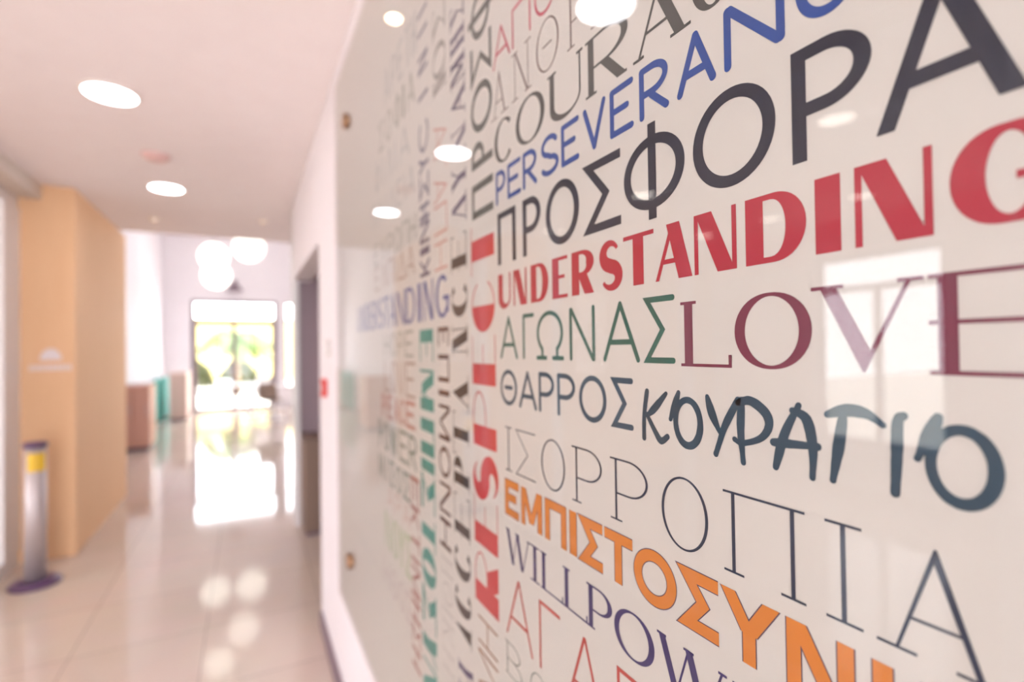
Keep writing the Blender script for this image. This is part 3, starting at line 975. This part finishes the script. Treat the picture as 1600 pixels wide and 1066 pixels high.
# floor post by the wood wall
t = thing('floor_post', 'slim steel post with yellow label and dark round base near wood wall', 'post', (-1.235, 4.42, 0))
bm = bmesh.new()
lathe(bm, [(0.135, 0.0), (0.135, 0.012), (0.12, 0.026), (0.06, 0.034)], 36)
obj('base', bm, mat('post_plum', (96, 66, 104), 0.35), t, True)
bm = bmesh.new()
lathe(bm, [(0.057, 0.034), (0.057, 0.895)], 32)
obj('tube', bm, STEEL, t, True)
bm = bmesh.new()
lathe(bm, [(0.064, 0.895), (0.064, 0.915), (0.05, 0.925)], 32)
obj('cap', bm, MATS['post_plum'], t, True)
bm = bmesh.new()
n = 10
for i in range(n):
    a0, a1 = math.radians(-115 + 100 * i / n), math.radians(-115 + 100 * (i + 1) / n)
    q = []
    for r_, zs in ((0.0585, (0.74, 0.86)), (0.0572, (0.74, 0.86))):
        for aa in (a0, a1):
            for z in zs:
                q.append(bm.verts.new((r_ * math.cos(aa), r_ * math.sin(aa), z)))
    for f in ((0, 2, 3, 1), (4, 5, 7, 6), (0, 4, 6, 2), (1, 3, 7, 5)):
        bm.faces.new([q[j] for j in f])
o = obj('label_sticker', bm, mat('label_yellow', (240, 196, 60), 0.5), t)
o['label'] = 'yellow label near the post top'

# small white sign lettering on the wood wall: pictogram above a line too blurred to read
t = thing('wall_sign', 'small white pictogram sign with line below on the tan wood wall', 'sign', (-1.28, 4.9, 1.38))
bm = bmesh.new()
pts = arc(0, 0.075, 0.062, 0.085, 0, 180, 20)
ft = [bm.verts.new((x, -0.006, z)) for x, z in pts]
bk = [bm.verts.new((x, 0.0, z)) for x, z in pts]
bm.faces.new(ft)
bm.faces.new(bk[::-1])
for i in range(len(pts)):
    j = (i + 1) % len(pts)
    bm.faces.new((ft[i], bk[i], bk[j], ft[j]))
SIGN = mat('sign_white', (246, 232, 232), 0.5)
obj('pictogram', bm, SIGN, t)
bm = bmesh.new()
rr = random.Random(4)
x = -0.12
while x < 0.115:
    wd = rr.uniform(0.012, 0.022)
    box(bm, x, x + wd, -0.005, 0, 0.0, 0.038)
    x += wd + 0.006
obj('caption_line', bm, SIGN, t)

# pedestal in the opening
t = thing('pedestal', 'brown box pedestal standing against the dark wall in the opening', 'pedestal', (0.46, 4.6, 0))
obj('body', boxes((-0.055, 0.075, -0.15, 0.17, 0.03, 0.76, 0.004)), mat('walnut', (146, 120, 106), 0.5), t)
obj('top_board', boxes((-0.06, 0.08, -0.155, 0.175, 0.76, 0.79, 0.004)), mat('walnut_top', (136, 110, 98), 0.5), t)
obj('plinth', boxes((-0.045, 0.065, -0.14, 0.16, 0, 0.03)), FRAME, t)

# ------------------------------------------------------------------ the hall beyond
GLOBE = emit('globe_glow', (255, 250, 240), 2.6)


def pendant(label, x, y, z, r):
    t = thing('pendant_lamp', label, 'pendant lamp', (x, y, HALL), 0, 'white globe pendants in the hall')
    bm = bmesh.new()
    bmesh.ops.create_uvsphere(bm, u_segments=32, v_segments=20, radius=r, matrix=Matrix.Translation((0, 0, z - HALL)))
    obj('globe', bm, GLOBE, t, True)
    bm = bmesh.new()
    tube(bm, (0, 0, 0), (0, 0, z + r - HALL + 0.02), 0.006)
    obj('cord', bm, WHITE, t)
    bm = bmesh.new()
    lathe(bm, [(0.04, z + r - HALL - 0.01), (0.04, z + r - HALL + 0.05), (0.015, z + r - HALL + 0.07)], 20)
    obj('socket', bm, STEEL, t)
    bm = bmesh.new()
    lathe(bm, [(0.06, -0.03), (0.06, 0.0)], 20)
    obj('ceiling_rose', bm, WHITE, t)
    return t


pendant('upper white globe pendant of the left pair in the hall', -0.608, 12.40, 3.499, 0.28)
pendant('lower white globe pendant of the left pair in the hall', -0.345, 7.60, 2.479, 0.17)
pendant('white globe pendant right of the pair, cut by the ceiling edge', 0.056, 13.40, 3.920, 0.33)
pendant('white globe pendant high behind the ceiling edge, seen only mirrored in the floor', -0.086, 11.60, 4.036, 0.28)

t = thing('wall_lamp', 'small dark wall lamp above the entrance door', 'wall lamp', (-0.27, EY, 3.02))
bm = bmesh.new()
lathe(bm, [(0.19, 0.0), (0.16, 0.05), (0.08, 0.14), (0.03, 0.18)], 28, 0, -0.22, 0)
obj('shade', bm, FRAME, t, True)
bm = bmesh.new()
tube(bm, (0, -0.22, 0.18), (0, -0.22, 0.24), 0.012)
tube(bm, (0, -0.22, 0.23), (0, 0, 0.23), 0.012)
obj('arm', bm, FRAME, t)
obj('wall_plate', boxes((-0.05, 0.05, -0.02, 0, 0.17, 0.29)), FRAME, t)

BRN = mat('brown_laminate', (216, 166, 146), 0.45)
t = thing('sideboard', 'tall brown sideboard just past the end of the wood wall', 'cabinet', (-1.46, 9.55, 0))
obj('carcass', boxes((-0.3, 0.13, 0, 0.6, 0.06, 1.0, 0.004)), BRN, t)
obj('plinth', boxes((-0.28, 0.11, 0.02, 0.58, 0, 0.06)), FRAME, t)
for x0, x1 in ((-0.29, -0.09), (-0.08, 0.12)):
    dr = obj('door', boxes((x0, x1, -0.018, 0, 0.08, 0.98, 0.003)), BRN, t)
    bm = bmesh.new()
    tube(bm, (x1 - 0.03, -0.035, 0.55), (x1 - 0.03, -0.035, 0.7), 0.006)
    tube(bm, (x1 - 0.03, -0.035, 0.56), (x1 - 0.03, -0.016, 0.56), 0.005)
    tube(bm, (x1 - 0.03, -0.035, 0.69), (x1 - 0.03, -0.016, 0.69), 0.005)
    obj('handle', bm, STEEL, dr)
TEAL = mat('teal_panel', (92, 202, 190), 0.45)
for lab, y0, y1 in (('teal freestanding screen along the left hall wall, in plain view', 12.9, 14.5), ('teal screen hidden behind the tall brown sideboard, seen mirrored in the word panel', 10.25, 11.8)):
    t = thing('teal_screen', lab, 'screen', (-1.69, y0, 0), 0, 'teal screens by the hall wall')
    obj('panel', boxes((-0.03, 0.03, 0, y1 - y0, 0.03, 0.93, 0.01)), TEAL, t)
    for yy in (0.15, y1 - y0 - 0.15):
        obj('foot', boxes((-0.1, 0.1, yy - 0.03, yy + 0.03, 0, 0.03)), WHITE, t)
t = thing('storage_cabinet', 'brown cabinet between the teal screen and the entrance door', 'cabinet', (-1.336, 13.3, 0))
obj('carcass', boxes((-0.16, 0.16, 0, 0.9, 0.05, 1.02, 0.004)), mat('rose_brown', (220, 188, 176), 0.5), t)
obj('plinth', boxes((-0.14, 0.14, 0.02, 0.88, 0, 0.05)), FRAME, t)
obj('top_board', boxes((-0.17, 0.17, -0.01, 0.91, 1.02, 1.045, 0.003)), MATS['rose_brown'], t)


def table(label, x, y, r):
    t = thing('cafe_table', label, 'table', (x, y, 0), 0, 'round white tables near the entrance')
    bm = bmesh.new()
    lathe(bm, [(r - 0.02, 0.715), (r, 0.725), (r, 0.735), (r - 0.005, 0.74)], 40)
    obj('table_top', bm, WHITE, t)
    bm = bmesh.new()
    lathe(bm, [(0.045, 0.02), (0.032, 0.2), (0.03, 0.6), (0.06, 0.715)], 24)
    obj('stem', bm, WHITE, t, True)
    bm = bmesh.new()
    lathe(bm, [(0.24, 0.0), (0.24, 0.008), (0.12, 0.018), (0.045, 0.03)], 36)
    obj('base', bm, WHITE, t, True)


def chair(label, x, y, rz, m):
    t = thing('shell_chair', label, 'chair', (x, y, 0), rz, 'shell chairs near the entrance')
    bm = bmesh.new()
    # curved shell: seat sweeping up into the back
    prof = [(-0.21, 0.455), (-0.12, 0.44), (0.02, 0.435), (0.12, 0.45), (0.18, 0.50), (0.215, 0.60), (0.235, 0.72), (0.25, 0.84)]
    half = [0.20, 0.215, 0.22, 0.22, 0.22, 0.215, 0.20, 0.17]
    seat, back = prof[:5], prof[4:]

    def sheet(pr, hf):
        b2 = bmesh.new()
        rows = []
        for (yy, zz), w_ in zip(pr, hf):
            rows.append([b2.verts.new((w_ * u, yy - 0.03 * u * u * (1 if zz > .5 else 0), zz + 0.035 * u * u)) for u in [-1 + i / 5 for i in range(11)]])
        fs = [b2.faces.new((r0[i], r0[i + 1], r1[i + 1], r1[i])) for r0, r1 in zip(rows, rows[1:]) for i in range(10)]
        bmesh.ops.solidify(b2, geom=fs, thickness=0.014)
        return b2
    bm.free()
    obj('seat', sheet(seat, half[:5]), m, t, True)
    obj('backrest', sheet(back, half[4:]), m, t, True)
    for sx in (-1, 1):
        for sy in (-1, 1):
            b3 = bmesh.new()
            tube(b3, (sx * 0.22, sy * 0.21, 0), (sx * 0.13, sy * 0.12, 0.445), 0.011, 0.014)
            obj('leg', b3, STEEL, t)


table('round white table in front of the right door leaf', 0.08, 13.4, 0.4)
table('round white table nearest the slim side window', 0.48, 12.6, 0.38)
chair('grey-brown shell chair in front of the white tables', 0.47, 11.9, 2.6, mat('chair_taupe', (176, 156, 144), 0.5))
chair('white shell chair beyond the white tables, facing the glazed door', 0.30, 14.1, -0.4, WHITE)

# ------------------------------------------------------------------ outdoors
struct(obj('ground_outside', boxes((-14, 14, 15.0, 60, -0.12, -0.02)), mat('pale_paving', (206, 200, 188), 0.8)))
struct(obj('ground_side', boxes((-60, -5.2, -30, 15.0, -0.3, -0.2)), mat('pale_paving', (206, 200, 188), 0.8)))
o = struct(obj('wall_garden', boxes((-10, 10, 30.0, 30.4, -0.02, 3.2)), mat('garden_wall_cream', (190, 172, 112), 0.8)))
LEAF = mat('palm_green', (72, 92, 20), 0.6, noise=0.3)
t = thing('palm_tree', 'green palm tree outside behind the entrance glass', 'palm tree', (-0.33, 20.0, -0.02))
bm = bmesh.new()
lathe(bm, [(0.16, 0.0), (0.12, 0.5), (0.11, 1.2), (0.10, 2.0), (0.11, 2.15)], 14)
obj('trunk', bm, mat('palm_bark', (120, 100, 76), 0.9, noise=0.3, scale=20), t, True)
rr = random.Random(3)
for i in range(13):
    a = 2 * math.pi * i / 13 + rr.uniform(-.2, .2)
    up = rr.uniform(0.2, 0.9)
    bm = bmesh.new()
    mid = []
    for j in range(9):
        s = j / 8
        r_ = 1.25 * s
        z = 2.12 + up * 0.9 * s - 1.1 * s * s
        mid.append(Vector((r_ * math.cos(a), r_ * math.sin(a), z)))
    side = Vector((-math.sin(a), math.cos(a), 0))
    for p, q in zip(mid, mid[1:]):
        tube(bm, p, q, 0.012, 0.010, 5)
    for j in range(1, 8):
        for s in (-1, 1):
            for k in range(3):
                p = mid[j].lerp(mid[j + 1], k / 3)
                L = 0.46 * math.sin(math.pi * (j + k / 3) / 9) + 0.06
                d_ = (side * s + (mid[j + 1] - mid[j]).normalized() * .5 + Vector((0, 0, -.35))).normalized()
                tw = (mid[j + 1] - mid[j]).normalized() * 0.06
                v1 = [bm.verts.new(c) for c in (p - tw, p + tw, p + d_ * L)]
                bm.faces.new(v1)
    obj('frond', bm, LEAF, t)
HEDGE = mat('hedge_olive', (56, 60, 26), 0.8, noise=0.4, scale=14)


def shrub(label, x, y, sx, sz):
    t = thing('shrub', label, 'shrub', (x, y, -0.02), 0, 'shrubs outside the entrance')
    rr = random.Random(int(x * 10) + 90)
    bm = bmesh.new()
    for i in range(1800):
        u, v_ = rr.uniform(0, 6.283), rr.uniform(0.0, 1.0)
        rad = math.sqrt(1 - v_ * v_) * sx * rr.uniform(.75, 1.05)
        p = Vector((rad * math.cos(u), rad * math.sin(u) * .8, 0.08 + v_ * sz * rr.uniform(.8, 1.0)))
        d_ = Vector((rr.uniform(-1, 1), rr.uniform(-1, 1), rr.uniform(-.3, 1))).normalized() * 0.12
        w_ = d_.orthogonal().normalized() * 0.045
        bm.faces.new([bm.verts.new(c) for c in (p - d_ * .2, p + d_ * .4 + w_, p + d_, p + d_ * .4 - w_)])
    obj('foliage', bm, HEDGE, t)
    bm = bmesh.new()
    for i in range(6):
        a = i * 1.05
        tube(bm, (0.03 * math.cos(a), 0.03 * math.sin(a), 0), (sx * .6 * math.cos(a), sx * .5 * math.sin(a), sz * .7), 0.02, 0.008, 6)
    obj('stem', bm, MATS['palm_bark'], t)


shrub('olive shrub outside, leftmost behind the left door leaf', -1.95, 23.6, 0.78, 1.15)
shrub('olive shrub outside, directly behind the white bench', -0.3, 23.6, 0.74, 1.1)

t = thing('bench', 'low white bench outside behind the left door leaf', 'bench', (-0.62, 21.9, -0.02))
obj('seat', boxes((-0.36, 0.36, -0.2, 0.2, 0.32, 0.44, 0.01)), mat('bench_stone', (176, 182, 184), 0.7), t)
for x in (-0.28, 0.28):
    obj('leg', boxes((x - 0.05, x + 0.05, -0.18, 0.18, 0, 0.32)), MATS['bench_stone'], t)
